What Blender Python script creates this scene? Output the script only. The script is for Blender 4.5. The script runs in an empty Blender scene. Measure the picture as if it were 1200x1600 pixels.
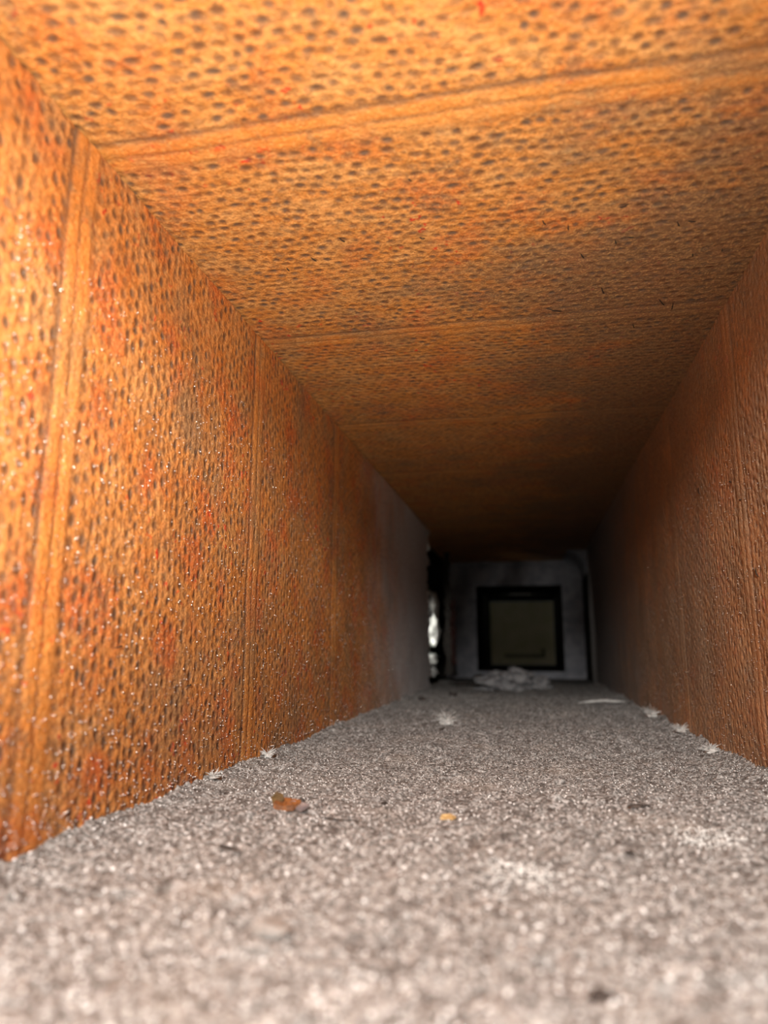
import bpy, bmesh, math, random
import numpy as np
from mathutils import Matrix, Vector

random.seed(7)
RNG = np.random.default_rng(11)
S = bpy.context.scene
COL = S.collection

# ---------------------------------------------------------------- camera
F_PX = 1100.0
CAM_H = 0.0624
cam = bpy.data.cameras.new('camera')
cam.sensor_fit = 'VERTICAL'
cam.sensor_height = 36.0
cam.lens = 36.0 * F_PX / 1600.0
cam.clip_start = 0.005
cam.dof.use_dof = True
cam.dof.focus_distance = 0.37
cam.dof.aperture_fstop = cam.lens / 3.5
cam_o = bpy.data.objects.new('camera', cam)
COL.objects.link(cam_o)
cam_o.matrix_world = Matrix((
    (0.97989466, 0.03516252, 0.19639259, 0.0),
    (0.19950294, -0.18375270, -0.96251417, 0.0),
    (0.00224325, 0.98234339, -0.18707322, CAM_H),
    (0, 0, 0, 1)))
S.camera = cam_o

# ---------------------------------------------------------------- world, lights, exposure
S.view_settings.view_transform = 'Standard'
S.view_settings.look = 'None'
S.view_settings.gamma = 1.0
S.view_settings.use_curve_mapping = False
S.view_settings.exposure = 0.0
W = bpy.data.worlds.new('world'); S.world = W
W.use_nodes = True
W.node_tree.nodes['Background'].inputs[0].default_value = (0.85, 0.92, 1.0, 1)
W.node_tree.nodes['Background'].inputs[1].default_value = 0.05


def area_light(name, loc, aim, size, watts, color=(1, 1, 1), shape='DISK'):
    l = bpy.data.lights.new(name, 'AREA')
    l.shape = shape; l.size = size; l.energy = watts; l.color = color
    o = bpy.data.objects.new(name, l); COL.objects.link(o)
    o.location = loc
    o.rotation_euler = (Vector(aim) - Vector(loc)).to_track_quat('-Z', 'Y').to_euler()
    return o


# lamp outside the mouth of the duct, a little above its ceiling line
area_light('lamp_outside', (0.01, -0.40, 0.302), (0.0, 0.6, 0.02), 0.06, 9.6, (1.0, 0.975, 0.94))
# spot added at the duct mouth to brighten the near ceiling and left wall
tl = bpy.data.lights.new('mouth_fill', 'SPOT')
tl.energy = 10.4; tl.color = (1.0, 0.90, 0.78); tl.spot_size = math.radians(107); tl.spot_blend = 1.0; tl.shadow_soft_size = 0.006
mouth_fill = bpy.data.objects.new('mouth_fill', tl); COL.objects.link(mouth_fill)
mouth_fill.location = (0.02, -0.035, 0.03)
mouth_fill.rotation_euler = Vector((-0.46, 0.58, 0.80)).to_track_quat('-Z', 'Y').to_euler()
# daylight in the cavity beside the torn joint
cav = area_light('cavity_light', (-0.235, 1.115, 0.085), (-0.165, 1.20, 0.080), 0.03, 0.038, (1.0, 0.97, 0.90))
cav.data.spread = math.radians(60)

# lamp added inside the far sleeve to brighten its end panel
area_light('sleeve_fill', (-0.02, 1.80, 0.187), (-0.02, 2.10, 0.09), 0.05, 0.035, (1.0, 0.97, 0.86))

# ---------------------------------------------------------------- dimensions
XL, XR, ZT = -0.15, 0.1092, 0.2433
Y0, YL, YR, YF = -0.06, 1.085, 1.34, 1.55
TH = 0.025


# ---------------------------------------------------------------- helpers
def link(name, me, parent=None, mat=None, **props):
    o = bpy.data.objects.new(name, me)
    COL.objects.link(o)
    if parent is not None:
        o.parent = parent
    if mat is not None and me is not None:
        me.materials.clear(); me.materials.append(mat)
    for k, v in props.items():
        o[k] = v
    return o


def from_bm(name, bm, mat, parent=None, smooth=False, **props):
    bmesh.ops.recalc_face_normals(bm, faces=bm.faces)
    me = bpy.data.meshes.new(name)
    bm.to_mesh(me); bm.free()
    if smooth:
        me.polygons.foreach_set('use_smooth', [True] * len(me.polygons))
    return link(name, me, parent, mat, **props)


def np_mesh(name, verts, faces, smooth=True):
    """verts (n,3), faces (m,k) equal-sized polygons"""
    me = bpy.data.meshes.new(name)
    n, (m, k) = len(verts), faces.shape
    me.vertices.add(n); me.vertices.foreach_set('co', np.asarray(verts, np.float32).ravel())
    me.loops.add(m * k); me.loops.foreach_set('vertex_index', faces.astype(np.int32).ravel())
    me.polygons.add(m)
    me.polygons.foreach_set('loop_start', np.arange(0, m * k, k, dtype=np.int32))
    me.polygons.foreach_set('loop_total', np.full(m, k, np.int32))
    if smooth:
        me.polygons.foreach_set('use_smooth', np.ones(m, bool))
    me.update(calc_edges=True)
    return me


def box(bm, x0, x1, y0, y1, z0, z1):
    v = [bm.verts.new(p) for p in ((x0, y0, z0), (x1, y0, z0), (x1, y1, z0), (x0, y1, z0),
                                   (x0, y0, z1), (x1, y0, z1), (x1, y1, z1), (x0, y1, z1))]
    for f in ((0, 3, 2, 1), (4, 5, 6, 7), (0, 1, 5, 4), (1, 2, 6, 5), (2, 3, 7, 6), (3, 0, 4, 7)):
        bm.faces.new([v[i] for i in f])


def hash2(i, j, seed):
    h = (i.astype(np.int64) * 374761393 + j.astype(np.int64) * 668265263 + seed * 2147483647) & 0xffffffff
    h = ((h ^ (h >> 13)) * 1274126177) & 0xffffffff
    h = ((h ^ (h >> 16)) * 2246822519) & 0xffffffff
    return ((h ^ (h >> 15)) & 0xffffff) / float(0xffffff)


def vnoise(x, y, s, seed):
    """smooth value noise of cell size s, 0..1"""
    x = x / s; y = y / s
    i = np.floor(x); j = np.floor(y)
    fx = x - i; fy = y - j
    fx = fx * fx * (3 - 2 * fx); fy = fy * fy * (3 - 2 * fy)
    a = hash2(i, j, seed); b = hash2(i + 1, j, seed)
    c = hash2(i, j + 1, seed); d = hash2(i + 1, j + 1, seed)
    return (a * (1 - fx) + b * fx) * (1 - fy) + (c * (1 - fx) + d * fx) * fy


def sstep(a, b, x):
    t = np.clip((x - a) / (b - a), 0, 1)
    return t * t * (3 - 2 * t)


def depth_rows(y_end):
    ys = [Y0]
    y = Y0
    while y < y_end:
        d = 0.006 if y < 0.12 else (0.0008 if y < 0.42 else 0.0008 + (y - 0.42) * 0.0028)
        y += d; ys.append(y)
    ys[-1] = y_end
    return np.array(ys)


# ---------------------------------------------------------------- material helpers
class NT:
    def __init__(self, name):
        self.m = bpy.data.materials.new(name); self.m.use_nodes = True
        self.t = self.m.node_tree; self.n = self.t.nodes
        self.b = self.n['Principled BSDF']

    def node(self, typ, **kw):
        nd = self.n.new(typ)
        for k, v in kw.items():
            setattr(nd, k, v)
        return nd

    def set(self, sock, v):
        if hasattr(v, 'links') or isinstance(v, bpy.types.NodeSocket):
            self.t.links.new(v, sock)
        else:
            sock.default_value = v if not (isinstance(v, tuple) and len(v) == 3 and sock.type == 'RGBA') else (*v, 1)

    def mix(self, f, a, b, mode='MIX'):
        nd = self.node('ShaderNodeMix', data_type='RGBA', blend_type=mode)
        self.set(nd.inputs[0], f); self.set(nd.inputs[6], a); self.set(nd.inputs[7], b)
        return nd.outputs[2]

    def math(self, op, a, b=0.0, clamp=False):
        nd = self.node('ShaderNodeMath', operation=op, use_clamp=clamp)
        self.set(nd.inputs[0], a); self.set(nd.inputs[1], b)
        return nd.outputs[0]

    def ramp(self, v, lo, hi):
        nd = self.node('ShaderNodeMapRange', interpolation_type='SMOOTHSTEP')
        self.set(nd.inputs[0], v); nd.inputs[1].default_value = lo; nd.inputs[2].default_value = hi
        return nd.outputs[0]

    def pos(self, scale=(1, 1, 1)):
        tc = self.node('ShaderNodeTexCoord')
        mp = self.node('ShaderNodeMapping')
        mp.inputs['Scale'].default_value = scale
        self.t.links.new(tc.outputs['Object'], mp.inputs[0])
        return mp.outputs[0]

    def noise(self, scale, detail=3, vec=None, rough=0.55):
        nd = self.node('ShaderNodeTexNoise')
        nd.inputs['Scale'].default_value = scale; nd.inputs['Detail'].default_value = detail
        nd.inputs['Roughness'].default_value = rough
        self.t.links.new(vec if vec is not None else self.pos(), nd.inputs['Vector'])
        return nd.outputs[0]

    def attr(self, name):
        nd = self.node('ShaderNodeAttribute', attribute_name=name)
        return nd.outputs['Fac']

    def bump(self, h, dist, strength=1.0):
        nd = self.node('ShaderNodeBump')
        nd.inputs['Distance'].default_value = dist; nd.inputs['Strength'].default_value = strength
        self.t.links.new(h, nd.inputs['Height'])
        self.t.links.new(nd.outputs[0], self.b.inputs['Normal'])


def simple(name, c1, c2, scale=150, rough=0.9, bump=0.0004, spec=0.2, metal=0.0):
    k = NT(name)
    n = k.noise(scale, 4)
    k.set(k.b.inputs['Base Color'], k.mix(k.ramp(n, 0.35, 0.65), c1, c2))
    k.b.inputs['Roughness'].default_value = rough
    k.b.inputs['Specular IOR Level'].default_value = spec
    k.b.inputs['Metallic'].default_value = metal
    if bump:
        k.bump(k.noise(scale * 4, 3), bump)
    return k.m


def liner(name, across, stain_bias=0.0, g=1.0, dust_from=None, dust_to=None, tint=None, dust_v=0.22, red=0.45):
    """resin coated orange glass fibre liner; 'pit' and 'ridge' come with the mesh"""
    k = NT(name)
    sc = (1, 1, 0.6) if across == 'z' else (0.45, 1, 1)
    p = k.pos(sc)
    fib = k.noise(420, 4, p)
    mid = k.noise(70, 4, p)
    big = k.noise(14, 4)
    base = k.mix(k.ramp(mid, 0.35, 0.68), (0.64, 0.21 * g, 0.044 * g), (0.70, 0.29 * g, 0.092 * g))
    base = k.mix(k.math('MULTIPLY', k.ramp(fib, 0.4, 0.7), 0.7), base, (0.34, 0.115 * g, 0.024 * g))
    # redder resin patches, small scarlet flecks
    red = k.math('MULTIPLY', k.ramp(k.noise(34, 4), 0.46, 0.70), red)
    base = k.mix(red, base, (0.60, 0.115, 0.026))
    fl = k.math('MULTIPLY', k.ramp(k.noise(190, 2), 0.64, 0.72), k.ramp(k.noise(22, 2), 0.45, 0.6))
    base = k.mix(fl, base, (0.66, 0.045, 0.015))
    # ridges are cleaner and paler
    base = k.mix(k.math('MULTIPLY', k.attr('ridge'), 0.6), base, (0.68, 0.25, 0.045))
    # grey-brown soiling in uneven patches
    st = k.ramp(k.math('ADD', k.math('ADD', k.math('MULTIPLY', big, 0.65), k.math('MULTIPLY', mid, 0.45)), k.attr('stain')),
                0.52 - stain_bias, 0.78 - stain_bias)
    base = k.mix(k.math('MULTIPLY', st, 0.75), base, (0.185, 0.122, 0.072))
    # finer mottling: greenish grey film caught in the weave
    mt = k.math('MULTIPLY', k.ramp(k.noise(130, 5, None, 0.7), 0.50, 0.66), k.ramp(k.noise(30, 3), 0.36, 0.6))
    base = k.mix(k.math('MULTIPLY', mt, 0.6), base, (0.20, 0.13, 0.07))
    grit = k.noise(760, 3, None, 0.65)
    base = k.mix(k.math('MULTIPLY', k.ramp(grit, 0.53, 0.66), k.math('SUBTRACT', 0.5, k.math('MULTIPLY', k.attr('ridge'), 0.35))), base, (0.13, 0.07, 0.032))
    base = k.mix(k.math('MULTIPLY', k.ramp(grit, 0.48, 0.36), 0.45), base, (0.72, 0.36 * g, 0.13 * g))
    pitcol = k.mix(k.ramp(k.noise(200, 2), 0.4, 0.6), (0.115, 0.078, 0.055), (0.15, 0.068, 0.030))
    base = k.mix(k.math('MULTIPLY', k.attr('pit'), 0.95), base, pitcol)
    if tint:
        base = k.mix(tint[0], base, tint[1])
    if dust_from is not None:
        sep = k.node('ShaderNodeSeparateXYZ'); k.t.links.new(k.pos(), sep.inputs[0])
        d = k.ramp(k.math('ADD', sep.outputs[1], k.math('MULTIPLY', k.math('SUBTRACT', k.noise(18, 4), 0.5), 0.30)), dust_from, dust_to)
        lift = k.math('ADD', k.math('MULTIPLY', d, 0.93), 0.0)
        base = k.mix(lift, base, k.mix(k.ramp(fib, 0.4, 0.7), (dust_v, dust_v * 0.96, dust_v * 0.95), (dust_v * 1.5, dust_v * 1.45, dust_v * 1.43)))
    k.set(k.b.inputs['Base Color'], base)
    k.b.inputs['Roughness'].default_value = 0.62
    k.b.inputs['Specular IOR Level'].default_value = 0.25
    k.bump(k.math('ADD', fib, k.math('MULTIPLY', grit, 1.3)), 0.0007, 0.9)
    return k.m


M_CEIL = liner('orange_liner_ceiling', 'x', 0.04, 1.18)
M_LEFT = liner('orange_liner_left', 'z', 0.0, 1.08, 0.58, 0.95, dust_v=0.58, red=0.75)
M_RIGHT = liner('orange_liner_right', 'z', 0.10, 1.15, 0.62, 1.12, (0.38, (0.44, 0.32, 0.23)))


def dust_mat():
    k = NT('grey_dust')
    n1 = k.noise(620, 4); n2 = k.noise(110, 4); n3 = k.noise(20, 3)
    c = k.mix(k.ramp(n1, 0.36, 0.64), (0.130, 0.124, 0.116), (0.46, 0.45, 0.432))
    c = k.mix(k.math('MULTIPLY', k.ramp(n2, 0.50, 0.66), 0.65), c, (0.12, 0.106, 0.096))
    c = k.mix(k.math('MULTIPLY', k.ramp(k.noise(150, 3), 0.58, 0.68), 0.75), c, (0.10, 0.088, 0.078))
    c = k.mix(k.math('MULTIPLY', k.ramp(k.noise(95, 4), 0.60, 0.74), 0.6), c, (0.60, 0.56, 0.53))
    c = k.mix(k.math('MULTIPLY', k.ramp(n3, 0.50, 0.75), 0.35), c, (0.40, 0.345, 0.29))
    c = k.mix(k.math('MULTIPLY', k.ramp(k.noise(260, 2), 0.62, 0.69), 0.85), c, (0.07, 0.055, 0.047))
    k.set(k.b.inputs['Base Color'], c)
    k.b.inputs['Roughness'].default_value = 0.8
    k.b.inputs['Specular IOR Level'].default_value = 0.25
    k.bump(n1, 0.0018, 1.0)
    return k.m


M_DUST = dust_mat()
M_BOARD = simple('bare_liner_board', (0.10, 0.095, 0.09), (0.16, 0.15, 0.145), 60)
M_FRAME = simple('dusty_grey_metal', (0.20, 0.205, 0.23), (0.30, 0.305, 0.335), 40, 0.8)
M_DARK = simple('near_black_board', (0.012, 0.011, 0.010), (0.022, 0.020, 0.018), 40, 0.95, spec=0.05)  # near-black board of the branch, sleeve and far right wall
M_PANEL = simple('dull_olive_panel', (0.42, 0.39, 0.24), (0.48, 0.43, 0.29), 25, 0.7, 0.0001)
M_LUMP = simple('grey_fluff', (0.16, 0.16, 0.168), (0.33, 0.325, 0.325), 130, 0.95, 0.0015, 0.1)
M_CRUMB = simple('dark_crumb', (0.035, 0.03, 0.028), (0.09, 0.075, 0.065), 300, 0.9)
M_FLUFF = simple('pale_fluff', (0.46, 0.455, 0.43), (0.66, 0.65, 0.62), 300, 0.9, 0.0004, 0.2)
M_FIBRE = simple('black_fibre', (0.012, 0.010, 0.009), (0.03, 0.025, 0.02), 300, 0.8)
M_CHIP = simple('brown_chip', (0.27, 0.10, 0.026), (0.13, 0.052, 0.02), 420, 0.55, 0.0004, 0.4)
M_CHIPDARK = simple('olive_brown_chip', (0.13, 0.078, 0.028), (0.075, 0.045, 0.02), 350, 0.7)
M_CHIPGREY = simple('mauve_grey_chip', (0.27, 0.21, 0.19), (0.16, 0.125, 0.12), 350, 0.7)
M_YELLOW = simple('yellow_chip', (0.50, 0.34, 0.15), (0.42, 0.26, 0.10), 350, 0.6)
M_WAD = simple('white_insulation', (0.62, 0.63, 0.61), (0.82, 0.82, 0.79), 300, 0.9, 0.0004, 0.2)
M_GREYSTONE = simple('grey_lump', (0.24, 0.22, 0.20), (0.36, 0.33, 0.30), 350, 0.85)
M_REDTHREAD = simple('dark_red_shred', (0.030, 0.006, 0.004), (0.014, 0.004, 0.003), 300, 0.8)


def grain_mat(name, col, rough, spec, metal):
    k = NT(name)
    k.b.inputs['Base Color'].default_value = (*col, 1)
    k.b.inputs['Roughness'].default_value = rough
    k.b.inputs['Specular IOR Level'].default_value = spec
    k.b.inputs['Metallic'].default_value = metal
    return k.m


M_GRAIN = grain_mat('clear_grain', (0.82, 0.80, 0.77), 0.26, 1.0, 0.45)
M_SPARK = grain_mat('white_glint_grain', (0.86, 0.85, 0.83), 0.30, 1.0, 0.0)  # plain white, stands in for glints on the near dust
M_DROP = grain_mat('resin_bead', (0.85, 0.76, 0.68), 0.24, 1.0, 0.85)


# ---------------------------------------------------------------- dimpled liner walls
def dimples(u, v, seed, band0, period=0.170, pu=0.0068, pv=0.0048):
    uw = u + (vnoise(u, v, 0.018, seed + 1) - 0.5) * 0.004
    vw = v + (vnoise(u, v, 0.022, seed + 2) - 0.5) * 0.0034
    r0 = np.floor(vw / pv)
    pit = np.zeros_like(u)
    for dr in (-1, 0, 1):
        r = r0 + dr
        off = 0.5 * (r % 2) + 0.12 * hash2(r, r * 0, seed)
        c0 = np.floor(uw / pu - off)
        for dc in (-1, 0, 1):
            c = c0 + dc
            jx = (hash2(c, r, seed + 3) - 0.5) * 0.36
            jy = (hash2(c, r, seed + 4) - 0.5) * 0.34
            st = 0.35 + 0.75 * hash2(c, r, seed + 5)
            wd = 0.30 + 0.22 * hash2(c, r, seed + 6)
            du = (uw / pu - (c + 0.5 + off + jx)) / wd
            dv = (vw / pv - (r + 0.5 + jy)) / 0.42
            pit = np.maximum(pit, st * (1 - sstep(0.35, 1.1, np.sqrt(du * du + dv * dv))))
    # straight seams of the mat: two smooth ribs between grooves, every 17 cm
    q = (v + (vnoise(u, v, 0.05, seed + 9) - 0.5) * 0.0016 - band0 + period / 2) % period - period / 2
    inband = sstep(0.0092, 0.0074, np.abs(q))
    brk = 0.55 + 0.45 * vnoise(u, v, 0.014, seed + 12)
    groove = np.maximum(np.exp(-((q + 0.0074) / 0.0017) ** 2), 0.55 * np.exp(-((q - 0.0004) / 0.0010) ** 2))
    groove = np.maximum(groove, 0.45 * np.exp(-((q - 0.0080) / 0.0012) ** 2)) * brk
    pit = pit * (1 - inband) + groove * np.maximum(inband, 0.6 * (np.abs(q) < 0.013))
    ridge = inband * (1 - np.clip(groove * 1.6, 0, 1)) * (0.45 + 0.55 * vnoise(u, v, 0.02, seed + 14)) * (1 - 0.6 * sstep(0.3, 0.7, v))
    return np.clip(pit, 0, 1), ridge


def liner_wall(name, mat, mapping, u0, u1, y1, seed, band0, stain, depth=0.0005, ragged=False):
    """mapping(u, v, d) -> xyz, d = recess away from the room"""
    ys = depth_rows(y1)
    us = np.linspace(u0, u1, int((u1 - u0) / 0.0009) + 1)
    U, V = np.meshgrid(us, ys)
    pit, ridge = dimples(U, V, seed, band0)
    far = 1 - 0.5 * sstep(0.5, 1.0, V)
    d = pit * depth * far - ridge * 0.0003
    d += (vnoise(U, V, 0.0022, seed + 20) - 0.5) * 0.00035 + (vnoise(U, V, 0.03, seed + 21) - 0.5) * 0.0009
    Vp = V.copy()
    if ragged:                       # torn far edge
        t = sstep(y1 - 0.05, y1, V)
        Vp = V + t * ((vnoise(U, V * 0, 0.012, seed + 30) - 0.5) * 0.045 + (vnoise(U, V * 0, 0.004, seed + 31) - 0.5) * 0.018)
    P = mapping(U, Vp, np.maximum(d, -0.001))
    ny, nu = U.shape
    verts = P.reshape(-1, 3)
    idx = np.arange(ny * nu).reshape(ny, nu)
    f = np.stack([idx[:-1, :-1], idx[:-1, 1:], idx[1:, 1:], idx[1:, :-1]], -1).reshape(-1, 4)
    # body of the board behind the lined face
    c = [(u0, Y0), (u1, Y0), (u1, y1 - 0.012), (u0, y1 - 0.012)]
    body = np.array([mapping(np.array(a), np.array(b), np.array(dd)) for dd in (0.0018, TH) for a, b in c])
    n = len(verts)
    bf = np.array([(0, 1, 2, 3), (7, 6, 5, 4), (0, 4, 5, 1), (1, 5, 6, 2), (2, 6, 7, 3), (3, 7, 4, 0)]) + n
    me = np_mesh(name, np.vstack([verts, body]), np.vstack([f, bf]))
    for an, arr in (('pit', pit), ('ridge', ridge), ('stain', stain(U, V))):
        a = me.attributes.new(an, 'FLOAT', 'POINT')
        a.data.foreach_set('value', np.concatenate([arr.ravel(), np.zeros(8)]).astype(np.float32))
    return link(name, me, None, mat, kind='structure')


wall_left = liner_wall('wall_left', M_LEFT,
                       lambda u, v, d: np.stack([XL - d, v, u], -1),
                       -0.004, ZT - 0.0016, YL, 100, 0.199, lambda U, V: 0.03 - 0.10 * np.exp(-((V - 0.20) / 0.07) ** 2), ragged=True)
wall_right = liner_wall('wall_right', M_RIGHT,
                        lambda u, v, d: np.stack([XR + d, v, u], -1),
                        -0.004, ZT, YR, 300, 0.384, lambda U, V: 0.02 * np.ones_like(U))
ceiling = liner_wall('ceiling', M_CEIL,
                     lambda u, v, d: np.stack([u, v, ZT + d], -1),
                     XL - TH, XR + TH, YF, 500, 0.2120,
                     lambda U, V: -0.12 + 0.29 * sstep(-0.06, 0.10, U) * sstep(0.16, 0.26, V) + 0.08 * sstep(0.22, 0.33, V)
                     + 0.10 * np.exp(-((V - 0.365) / 0.012) ** 2) * sstep(0.0, 0.05, U))

# ---------------------------------------------------------------- floor and dust
bm = bmesh.new(); box(bm, XL - TH, XR + TH, Y0, YF, -TH - 0.004, -0.004)
floor = from_bm('floor', bm, M_BOARD, kind='structure')


def floor_h(X, Y):
    h = (vnoise(X, Y, 0.0017, 1) - 0.5) * 0.0016 + (vnoise(X, Y, 0.0042, 2) - 0.5) * 0.0012
    h += (vnoise(X, Y, 0.013, 3) - 0.5) * 0.0016 + (vnoise(X, Y, 0.06, 4) - 0.5) * 0.0028
    # drifted up against the walls, with ragged little crests
    for s, xw in ((1, XL), (-1, XR)):
        t = np.exp(-np.maximum((X - xw) * s, 0) / 0.006)
        h += t * (0.0012 + 0.0042 * vnoise(Y + 3 * s, Y * 0, 0.022, 7) ** 3 + 0.0012 * vnoise(Y, X, 0.003, 8))
    pk = vnoise(X, Y, 0.008, 9)
    h += 0.0016 * sstep(0.86, 0.97, pk)
    return h


ys = depth_rows(1.36)
xs = np.linspace(XL - 0.003, XR + 0.003, 330)
X, Y = np.meshgrid(xs, ys)
H = floor_h(X, Y)
H -= sstep(1.27, 1.36, Y + (vnoise(X, Y, 0.02, 12) - 0.5) * 0.05) * 0.006
idx = np.arange(X.size).reshape(X.shape)
f = np.stack([idx[:-1, :-1], idx[:-1, 1:], idx[1:, 1:], idx[1:, :-1]], -1).reshape(-1, 4)
dust = link('dust_layer', np_mesh('dust_layer', np.stack([X, Y, H], -1).reshape(-1, 3), f), None, M_DUST,
            kind='stuff', label='granular beige grey dust covering the whole duct floor', category='dust')


def octa_grains(name, P, R, mat, parent=None, **props):
    """small rounded beads at points P with radii R, one mesh"""
    base = np.array([(1, 0, 0), (-1, 0, 0), (0, 1, 0), (0, -1, 0), (0, 0, 1), (0, 0, -1)], float)
    tri = np.array([(0, 2, 4), (2, 1, 4), (1, 3, 4), (3, 0, 4), (2, 0, 5), (1, 2, 5), (3, 1, 5), (0, 3, 5)])
    n = len(P)
    # random rotations
    q = RNG.normal(size=(n, 4)); q /= np.linalg.norm(q, axis=1)[:, None]
    w, x, y, z = q.T
    Rm = np.stack([np.stack([1 - 2 * (y * y + z * z), 2 * (x * y - z * w), 2 * (x * z + y * w)], -1),
                   np.stack([2 * (x * y + z * w), 1 - 2 * (x * x + z * z), 2 * (y * z - x * w)], -1),
                   np.stack([2 * (x * z - y * w), 2 * (y * z + x * w), 1 - 2 * (x * x + y * y)], -1)], 1)
    sc = R[:, None, None] * (0.7 + 0.6 * RNG.random((n, 6, 1)))
    V = np.einsum('nij,kj->nki', Rm, base) * sc + P[:, None, :]
    F = (tri[None] + (np.arange(n) * 6)[:, None, None]).reshape(-1, 3)
    return link(name, np_mesh(name, V.reshape(-1, 3), F), parent, mat, **props)


n = 34000
gy = 0.115 + (RNG.random(n) ** 1.9) * 0.85
gx = XL + RNG.random(n) * (XR - XL)
gz = floor_h(gx, gy)
octa_grains('dust_grains', np.stack([gx, gy, gz + 0.0001], -1), 0.00018 + 0.00032 * RNG.random(n) ** 2, M_GRAIN,
            dust, kind='stuff')
n = 1900
gy = 0.105 + RNG.random(n) ** 1.6 * 0.26
gx = XL + RNG.random(n) * (XR - XL)
octa_grains('glint_grains', np.stack([gx, gy, floor_h(gx, gy) + 0.0002], -1), (0.00030 + 0.00045 * RNG.random(n) ** 2) * np.clip(1.25 - (gy - 0.13) * 3.0, 0.62, 1.0), M_SPARK, dust, kind='stuff')  # white grains painted in for the blurred glint discs up close
n = 6500
gy = 0.17 + (RNG.random(n) ** 1.5) * 0.62
gz = 0.004 + (RNG.random(n) ** 1.6) * 0.19
octa_grains('resin_beads', np.stack([np.full(n, XL + 0.0001), gy, gz], -1), 0.00018 + 0.00040 * RNG.random(n) ** 2, M_DROP,
            wall_left, kind='stuff')
n = 4200
gy = 0.30 + (RNG.random(n) ** 1.3) * 0.5
gz = 0.004 + (RNG.random(n) ** 1.3) * 0.17
octa_grains('resin_beads.001', np.stack([np.full(n, XR - 0.0001), gy, gz], -1), 0.00014 + 0.00026 * RNG.random(n) ** 2, M_DROP,
            wall_right, kind='stuff')

# ---------------------------------------------------------------- far end: branch, frame, sleeve, panel
def slab(name, b, mat):
    bm = bmesh.new(); box(bm, *b)
    return from_bm(name, bm, mat, kind='structure')


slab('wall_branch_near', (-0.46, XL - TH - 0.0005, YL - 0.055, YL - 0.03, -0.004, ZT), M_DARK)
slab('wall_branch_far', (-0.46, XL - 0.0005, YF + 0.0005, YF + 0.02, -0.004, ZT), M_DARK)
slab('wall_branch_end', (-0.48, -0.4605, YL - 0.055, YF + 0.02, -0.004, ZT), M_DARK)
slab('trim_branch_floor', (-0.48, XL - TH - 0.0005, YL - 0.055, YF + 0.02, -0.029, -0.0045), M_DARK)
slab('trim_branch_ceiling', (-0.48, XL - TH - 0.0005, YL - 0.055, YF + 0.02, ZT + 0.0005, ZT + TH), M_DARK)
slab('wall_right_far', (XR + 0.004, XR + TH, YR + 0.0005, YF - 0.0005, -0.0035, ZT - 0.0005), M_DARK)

bm = bmesh.new()                     # foil tape folded round the upper right corner of the joint
prof = [(XR + 0.004, ZT), (XR + 0.004, ZT - 0.040)]
prof += [(XR - 0.034 + 0.034 * math.cos(a), ZT - 0.034 + 0.034 * math.sin(a)) for a in [math.pi / 2 * k / 8 for k in range(9)]]
ra = [bm.verts.new((x, YR + 0.03, z - 0.0005)) for x, z in prof]; rb = [bm.verts.new((x, YF - 0.0005, z - 0.0005)) for x, z in prof]
bm.faces.new(ra); bm.faces.new(rb[::-1])
for k in range(len(prof)):
    j = (k + 1) % len(prof); bm.faces.new((ra[k], rb[k], rb[j], ra[j]))
from_bm('trim_1', bm, M_FRAME, kind='structure')

OX0, OX1, OZ0, OZ1 = -0.111, 0.0705, 0.0105, 0.1915
YP = 2.10
bm = bmesh.new()                     # face plate with a rectangular opening, four flanges with a folded lip
e = 0.0
for b in ((XL - TH, OX0, -0.004, ZT), (OX1, XR + TH, -0.004, ZT), (OX0, OX1, OZ1, ZT), (OX0, OX1, -0.004, OZ0)):
    box(bm, b[0], b[1], YF, YF + 0.0015, b[2], b[3])
wall_back = from_bm('wall_back', bm, M_FRAME, kind='structure')
for nm, b in (('wall_sleeve_left', (OX0 - 0.0015, OX0, OZ0 - 0.0015, OZ1 + 0.0015)), ('wall_sleeve_right', (OX1, OX1 + 0.0015, OZ0 - 0.0015, OZ1 + 0.0015)),
              ('trim_sleeve_top', (OX0, OX1, OZ1, OZ1 + 0.0015)), ('trim_sleeve_bottom', (OX0, OX1, OZ0 - 0.0015, OZ0))):
    slab(nm, (b[0], b[1], YF + 0.0016, YP + 0.01, b[2], b[3]), M_DARK)

panel = link('end_panel', None, label='dull olive rectangular panel closing the far end of the duct', category='panel')
panel.location = ((OX0 + OX1) / 2, YP, OZ0)
w = (OX1 - OX0) / 2 - 0.0005; hh = OZ1 - OZ0 - 0.001
bm = bmesh.new(); box(bm, -w, w, 0, 0.004, 0.0005, hh)
bmesh.ops.bevel(bm, geom=list(bm.edges), offset=0.0012, segments=2, affect='EDGES')
from_bm('sheet', bm, M_PANEL, panel)
bm = bmesh.new()                     # dark groove strip along the lower edge, turning up on the right
box(bm, -0.052, 0.062, -0.0012, 0.0001, 0.0205, 0.0300)
box(bm, 0.0525, 0.0620, -0.0012, 0.0001, 0.0301, 0.0460)
from_bm('gasket', bm, simple('dark_olive_gasket', (0.13, 0.125, 0.08), (0.17, 0.16, 0.11), 40), panel)
bm = bmesh.new(); box(bm, -0.044, -0.012, -0.003, 0.0001, 0.0125, 0.0165)
bmesh.ops.bevel(bm, geom=list(bm.edges), offset=0.0007, segments=2, affect='EDGES')
from_bm('pull_tab', bm, M_PANEL, panel, label='pale flat pull tab')


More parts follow.
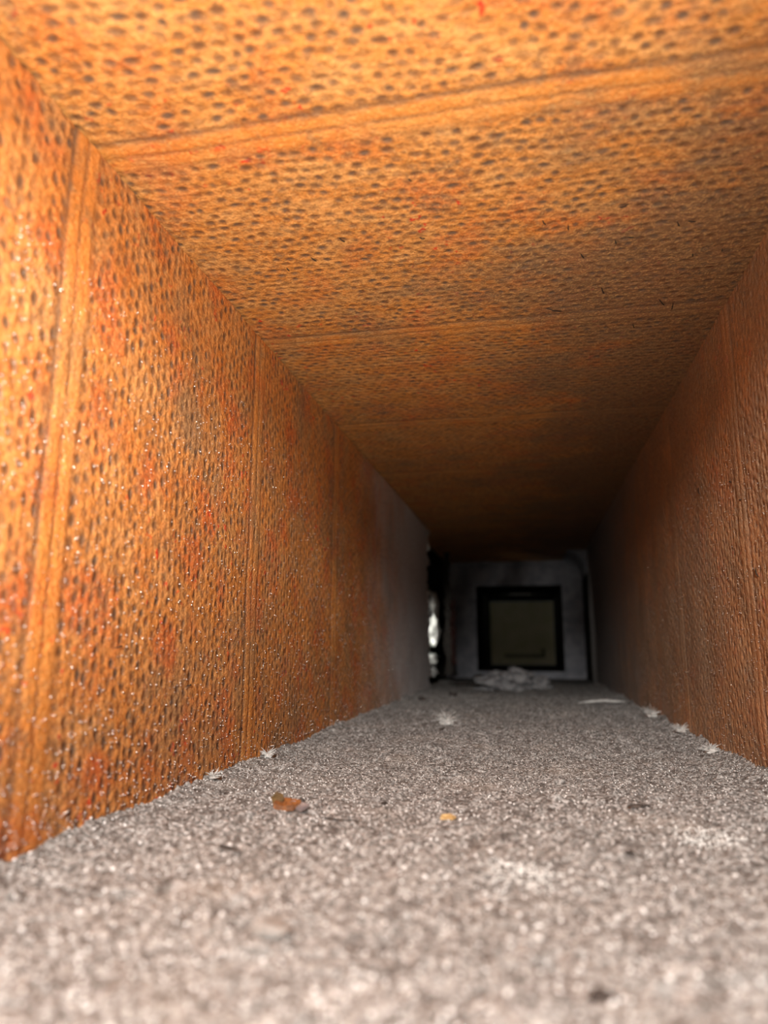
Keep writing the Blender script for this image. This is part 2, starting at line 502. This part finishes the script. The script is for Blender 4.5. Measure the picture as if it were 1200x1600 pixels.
def blob(name, size, seed, mat, parent=None, sub=3, rough=0.35, flat=True, **props):
    """irregular lump with its base at z = 0"""
    bm = bmesh.new(); bmesh.ops.create_icosphere(bm, subdivisions=sub, radius=1.0)
    co = np.array([v.co[:] for v in bm.verts])
    nz = (vnoise(co[:, 0] + 2 * co[:, 2], co[:, 1] - co[:, 2], 0.75, seed) - 0.5) * 2 * rough \
        + (vnoise(co[:, 0] - co[:, 2], co[:, 1] + 1.7 * co[:, 2], 0.3, seed + 1) - 0.5) * rough
    co = co * (1 + nz)[:, None] * np.array(size) / 2
    if flat:
        co[:, 2] = np.maximum(co[:, 2], -size[2] * 0.22)
    co[:, 2] -= co[:, 2].min()
    for v, c in zip(bm.verts, co):
        v.co = c
    return from_bm(name, bm, mat, parent, smooth=False, **props)


def tube_bm(bm, pts, r, sides=5):
    pts = [Vector(p) for p in pts]
    rings = []
    for i, p in enumerate(pts):
        t = (pts[min(i + 1, len(pts) - 1)] - pts[max(i - 1, 0)]).normalized()
        a = t.orthogonal().normalized(); b = t.cross(a)
        rr = r * (0.35 if i in (0, len(pts) - 1) else 1.0)
        rings.append([bm.verts.new(p + (a * math.cos(2 * math.pi * k / sides) + b * math.sin(2 * math.pi * k / sides)) * rr) for k in range(sides)])
    for a, b in zip(rings, rings[1:]):
        for k in range(sides):
            bm.faces.new((a[k], a[(k + 1) % sides], b[(k + 1) % sides], b[k]))
    bm.faces.new(rings[0][::-1]); bm.faces.new(rings[-1])


def wisp_bm(n, length, r, rnd, up=0.5, spread=1.0):
    bm = bmesh.new()
    for i in range(n):
        d = Vector((rnd.uniform(-1, 1) * spread, rnd.uniform(-1, 1) * spread, rnd.uniform(0.05, up))).normalized()
        L = length * rnd.uniform(0.5, 1.0)
        bend = Vector((rnd.uniform(-1, 1), rnd.uniform(-1, 1), -0.3)) * 0.35 * L
        tube_bm(bm, [d * L * t + bend * t * t for t in (0.0, 0.33, 0.66, 1.0)], r, 4)
    return bm


def put(o, x, y, rz=0.0, dz=0.0):
    o.location = (x, y, float(floor_h(np.array(x), np.array(y))) + dz)
    o.rotation_euler = (0, 0, rz)
    return o


# ---------------------------------------------------------------- the brown chip on the dust
def sheet_bm(outline, thick, bend, lift):
    """flake: outline polygon (x, y) curled along x, with thickness"""
    bm = bmesh.new()
    cx = sum(p[0] for p in outline) / len(outline); cy = sum(p[1] for p in outline) / len(outline)
    def pos(x, y, o):
        return (x, y, lift + bend * (x * x) * 60 + (y * 0.35) + o + 0.0004 * math.sin(x * 1900 + y * 700))
    rings = []
    for o in (0.0, thick):
        for s in (0.5, 1.0):
            rings.append([bm.verts.new(pos(cx + (x - cx) * s, cy + (y - cy) * s, o)) for x, y in outline])
    cb = bm.verts.new(pos(cx, cy, 0.0)); ct = bm.verts.new(pos(cx, cy, thick))
    m = len(outline)
    for k in range(m):
        j = (k + 1) % m
        bm.faces.new((cb, rings[0][j], rings[0][k])); bm.faces.new((rings[0][k], rings[0][j], rings[1][j], rings[1][k]))
        bm.faces.new((ct, rings[2][k], rings[2][j])); bm.faces.new((rings[2][k], rings[3][k], rings[3][j], rings[2][j]))
        bm.faces.new((rings[1][k], rings[1][j], rings[3][j], rings[3][k]))
    return bm


chip = link('bark_chip', None, label='curled orange brown chip lying alone on the grey dust', category='chip')
put(chip, -0.0935, 0.2745, 0.18, -0.0002)
chip.scale = (1.08, 1.08, 1.25)
o = from_bm('body', sheet_bm([(-.0048, -.0022), (-.0015, -.0030), (.0022, -.0024), (.0046, -.0004), (.0026, .0016), (-.0010, .0026), (-.0044, .0020)], .0016, .35, .0012), M_CHIP, chip)
o = from_bm('upturned_tip', sheet_bm([(-.0024, -.0010), (.0016, -.0012), (.0020, .0008), (.0002, .0022), (-.0022, .0016)], .0011, .5, .0), M_CHIPDARK, chip, label='olive brown upturned tip')
o.location = (-.0033, .0008, .0030); o.rotation_euler = (0.95, -0.45, 0.2)
o = from_bm('grey_splinter', sheet_bm([(-.0030, -.0010), (.0020, -.0016), (.0040, .0002), (.0010, .0014), (-.0026, .0008)], .0009, .3, .0), M_CHIPGREY, chip, label='mauve grey splinter')
o.location = (.0036, -.0004, .0012); o.rotation_euler = (0.15, 0.10, -0.2)
o = from_bm('dark_undersheet', sheet_bm([(-.0030, -.0012), (.0040, -.0016), (.0072, -.0002), (.0050, .0014), (-.0020, .0010)], .0007, .2, .0), M_CRUMB, chip, label='thin dark sheet under the chip')
o.location = (.0006, -.0004, .0003)  # thin dark sheet lying beneath the chip

# ---------------------------------------------------------------- loose bits on the floor
def top(name, o, label, category, x, y, rz=0.0, dz=0.0, group=None):
    o['label'] = label; o['category'] = category
    if group: o['group'] = group
    return put(o, x, y, rz, dz)


L = blob('insulation_lump', (0.078, 0.050, 0.034), 41, M_LUMP, sub=4, rough=0.55)
top('', L, 'large ragged grey lump of insulation near the far end of the floor', 'lump', -0.040, 1.085, 0.1, -0.002)
h = blob('crest', (0.032, 0.026, 0.018), 43, M_LUMP, L, rough=0.5); h.location = (0.020, 0.004, 0.022)
L2 = blob('insulation_lump', (0.038, 0.036, 0.022), 47, M_LUMP, sub=4, rough=0.4)
top('', L2, 'smaller rounded grey lump right of the large insulation lump', 'lump', 0.0095, 1.10, -0.3, -0.001)
top('', blob('fluff_ball', (0.013, 0.012, 0.012), 49, M_LUMP, rough=0.4),
    'small pale ball of fluff in front of the two grey lumps', 'fluff', -0.0185, 1.035)
top('', blob('insulation_block', (0.024, 0.034, 0.018), 51, M_CRUMB, rough=0.25),
    'small black block behind the large lump by the far frame', 'lump', -0.098, 1.40, 0.2, -0.001)
for k, (x, y, sx, sy, sz, lab) in enumerate((
        (-0.108, 1.19, 0.05, 0.03, 0.008, 'flat dark scrap lying in front of the torn black gap'),
        (-0.128, 0.856, 0.0085, 0.008, 0.006, 'black crumb close to the left wall by the torn joint'),
        (-0.096, 0.896, 0.010, 0.009, 0.007, 'dark grey crumb behind the white fluff tuft'),
        (-0.0665, 0.548, 0.0058, 0.0055, 0.0034, 'dark brown crumb just in front of the white fluff tuft'),
        (0.0393, 0.302, 0.0075, 0.0055, 0.0028, 'dark crumb on the right half of the dust, nearest the white patch'),
        (0.0103, 0.1445, 0.0060, 0.0050, 0.0024, 'blurred dark grey crumb at the bottom edge of the view'),
        (0.0274, 0.238, 0.0046, 0.0040, 0.0020, 'dark blurred crumb right of the middle white dust patch'),
        (-0.060, 0.295, 0.0045, 0.0035, 0.0018, 'small dark crumb far to the right of the brown chip'),
        (-0.0935, 0.2895, 0.0042, 0.0035, 0.0034, 'tiny dark crumb right behind the brown chip'))):
    top('', blob('crumb', (sx, sy, sz), 60 + 3 * k, M_CRUMB, sub=2, rough=0.4), lab, 'crumb', x, y, 0.7 * k, -0.0002)
top('', blob('pebble', (0.0085, 0.0062, 0.0040), 91, M_GREYSTONE, sub=3, rough=0.3),
    'blurred grey pebble in the dust of the near foreground', 'pebble', -0.0581, 0.1603, 0.2, -0.0003)
top('', from_bm('yellow_flake', sheet_bm([(-.0028, -.0011), (.0018, -.0014), (.0030, .0002), (.0008, .0014), (-.0022, .0009)], .0007, .2, .0002), M_YELLOW),
    'thin yellow flake lying flat on the middle of the dust', 'flake', -0.0315, 0.2722, 0.1)

rnd = random.Random(5)
t = blob('fluff_tuft', (0.0105, 0.010, 0.0075), 71, M_FLUFF, sub=3, rough=0.45)
top('', t, 'bright white fluffy tuft standing on the dust left of centre', 'fluff', -0.0685, 0.592)
w_ = from_bm('wisps', wisp_bm(60, 0.013, 0.00018, rnd, 0.9), M_FLUFF, t, kind='stuff'); w_.location = (0, 0, 0.003)


def edge_tuft(x, y, s, seed, lab):
    r = random.Random(seed)
    t = blob('edge_fluff', (0.007 * s, 0.011 * s, 0.0042 * s), seed, M_FLUFF, sub=2, rough=0.5)
    top('', t, lab, 'fluff', x, y)
    from_bm('wisps', wisp_bm(46, 0.009 * s, 0.00016, r, 0.8), M_FLUFF, t, kind='stuff').location = (0, 0, 0.002 * s)


edge_tuft(0.1015, 0.667, 1.15, 81, 'white fluff tuft against the right wall, farthest of three')
edge_tuft(0.1035, 0.5545, 0.9, 83, 'white fluff tuft against the right wall, middle of three')
edge_tuft(0.1030, 0.464, 0.8, 85, 'white fluff tuft against the right wall, nearest of three')
edge_tuft(-0.1455, 0.391, 0.75, 87, 'pale fluff heaped on the dust crest at the left wall, farther one')
edge_tuft(-0.1460, 0.322, 0.55, 89, 'pale fluff heaped on the dust crest at the left wall, nearer one')

bm = bmesh.new()
tube_bm(bm, [(-.030, -.012, .001), (-.016, -.004, .0022), (0, .001, .003), (.012, -.001, .0026), (.028, .012, .0015)], 0.0014, 6)
tube_bm(bm, [(-.005, 0, .002), (.004, .004, .0034), (.018, .004, .0016)], 0.0010, 5)
top('', from_bm('white_strand', bm, M_FLUFF, smooth=True), 'whitish strand stretched across the dust near the right wall', 'strand', 0.081, 0.856, 0.0)
bm = bmesh.new(); tube_bm(bm, [(-.0052, .0018, .0006), (-.0015, .0002, .0012), (.002, -.0006, .0010), (.0052, -.0030, .0006)], 0.00055, 6)
top('', from_bm('twig', bm, M_CRUMB, smooth=True), 'short dark twig in the dust below the brown chip', 'twig', -0.0915, 0.216, 0.0)
bm = bmesh.new(); tube_bm(bm, [(-.010, -.0010, .0003), (-.004, .0004, .0008), (.004, -.0003, .0007), (.011, .0014, .0003)], 0.00035, 5)
top('', from_bm('thread', bm, M_CRUMB, smooth=True), 'thin dark thread in the dust right of the brown chip', 'thread', -0.073, 0.262, 0.0)


def patch(x, y, rx, ry, n, lab):
    r = np.sqrt(RNG.random(n)); a = RNG.random(n) * 2 * math.pi
    px = x + rx * r * np.cos(a) * RNG.random(n) ** 0.3; py = y + ry * r * np.sin(a) * RNG.random(n) ** 0.3
    P = np.stack([px, py, floor_h(px, py) + 0.0002], -1)
    octa_grains('white_grains', P, 0.0002 + 0.00035 * RNG.random(n), M_WAD, dust, kind='stuff', label=lab)


patch(-0.0036, 0.2118, 0.015, 0.015, 240, 'powdery white patch on the dust in the near middle')
patch(0.0557, 0.2675, 0.015, 0.013, 200, 'powdery white patch on the dust toward the right wall')

# ---------------------------------------------------------------- fibres in the ceiling, torn joint
for (x, y, L_, a) in ((.0698, .2977, .006, 1.2), (.0748, .2963, .006, .4), (.0447, .3068, .004, 1.3), (.0507, .3038, .005, .4),
                      (.0307, .316, .006, 1.2), (.0435, .3527, .008, 1.3), (.0756, .3718, .010, 1.1), (.082, .3782, .010, 1.5),
                      (.0202, .3697, .011, .5), (.0125, .2852, .005, 1.2), (.023, .2912, .005, 1.5), (.045, .2797, .004, 2.6),
                      (-.04, .2451, .004, 1.2), (-.0769, .2809, .005, 1.1), (-.0944, .2938, .006, 1.2), (-.1093, .2997, .006, 1.5),
                      (-.0411, .2865, .003, .4), (.0937, .323, .003, 1.5), (.0813, .325, .004, 1.4), (.0649, .3986, .006, 1.3)):
    bm = bmesh.new()
    c, s = math.cos(a) * L_ / 2, math.sin(a) * L_ / 2
    tube_bm(bm, [(-c, -s, 0.0002), (-c * .2, -s * .3, -0.0005), (c * .4, s * .3, -0.0004), (c, s, 0.0003)], 0.00030, 5)
    o = from_bm('fibre_sliver', bm, M_FIBRE, ceiling); o.location = (x, y, ZT)
for (y, z, L_, a) in ((.40, .15, .006, .3), (.37, .098, .007, 1.0), (.47, .16, .007, 1.1), (.385, .137, .005, .2)):
    bm = bmesh.new()
    c, s = math.cos(a) * L_ / 2, math.sin(a) * L_ / 2
    tube_bm(bm, [(0.0002, -c, -s), (-0.0005, -c * .2, -s * .3), (-0.0004, c * .4, s * .3), (0.0003, c, s)], 0.00030, 5)
    o = from_bm('fibre_sliver', bm, M_FIBRE, wall_right); o.location = (XR, y, z)
for (y, z, L_, a) in ((.242, .062, .005, .2), (.30, .045, .005, .1), (.36, .02, .004, .3)):
    bm = bmesh.new()
    c, s = math.cos(a) * L_ / 2, math.sin(a) * L_ / 2
    tube_bm(bm, [(-0.0002, -c, -s), (0.0005, -c * .2, -s * .3), (0.0004, c * .4, s * .3), (-0.0003, c, s)], 0.00030, 5)
    o = from_bm('fibre_sliver', bm, M_FIBRE, wall_left); o.location = (XL, y, z)

rnd = random.Random(9)
for (x, y, z, sx, sy, sz, lab) in (
        (-0.1565, 1.20, 0.128, 0.012, 0.03, 0.058, 'pale grey insulation wad high in the torn black gap'),
        (-0.1595, 1.20, 0.084, 0.016, 0.03, 0.046, 'bright white insulation wad in the middle of the torn gap'),
        (-0.1640, 1.20, 0.038, 0.024, 0.03, 0.018, 'grey insulation wad low in the torn gap'),
        (-0.1660, 1.20, 0.018, 0.024, 0.03, 0.014, 'grey insulation wad lowest in the torn gap near the floor')):
    t = blob('insulation_wad', (sx, sy, sz), int(z * 1000), M_WAD, sub=3, rough=0.45, flat=False, label=lab, category='insulation')
    t.location = (x, y, z - sz / 2)
    w_ = from_bm('wisps', wisp_bm(16, 0.018, 0.0004, rnd, 1.0), M_WAD, t, kind='stuff'); w_.location = (0, 0, sz / 2)
for (y, z, r) in ((1.076, 0.142, .0040), (1.076, 0.130, .0030), (1.076, 0.112, .0036), (1.076, 0.100, .0036), (1.072, 0.079, .0032), (1.074, 0.212, .0055)):  # white bits paint light showing through the torn lip, along with fibre
    o = blob('fibre_light_bit', (r, r * 1.2, r * 2.0), int(z * 2000), M_WAD, wall_left, sub=2, flat=False, label='white bit on the torn edge, fibre and painted light')
    o.location = (XL + 0.0006, y, z - r)
# dark shreds of facing hanging from the joint behind the gap
for (x, y, zt, zb, wd, m, lab) in (
        (-0.146, 1.30, 0.235, 0.012, 0.016, M_FIBRE, 'long black strip of torn facing hanging in the left gap'),
        (-0.141, 1.34, 0.150, 0.030, 0.010, M_REDTHREAD, 'dark red torn shred hanging beside the black strip')):
    bm = bmesh.new(); r = random.Random(int(zt * 999)); pv = None; N = 22
    for k in range(N + 1):
        z = zt + (zb - zt) * k / N; w2 = wd * (0.45 + 0.55 * r.random()) / 2; dx = (r.random() - .5) * 0.004
        ring = [bm.verts.new((dx - w2, (r.random() - .5) * .003, z)), bm.verts.new((dx + w2, (r.random() - .5) * .003, z)),
                bm.verts.new((dx + w2, .0015, z)), bm.verts.new((dx - w2, .0015, z))]
        if pv:
            for i in range(4):
                bm.faces.new((pv[i], pv[(i + 1) % 4], ring[(i + 1) % 4], ring[i]))
        else:
            bm.faces.new(ring)
        pv = ring
    bm.faces.new(pv[::-1])
    o = from_bm('torn_strip', bm, m, label=lab, category='strip'); o.location = (x, y, 0)
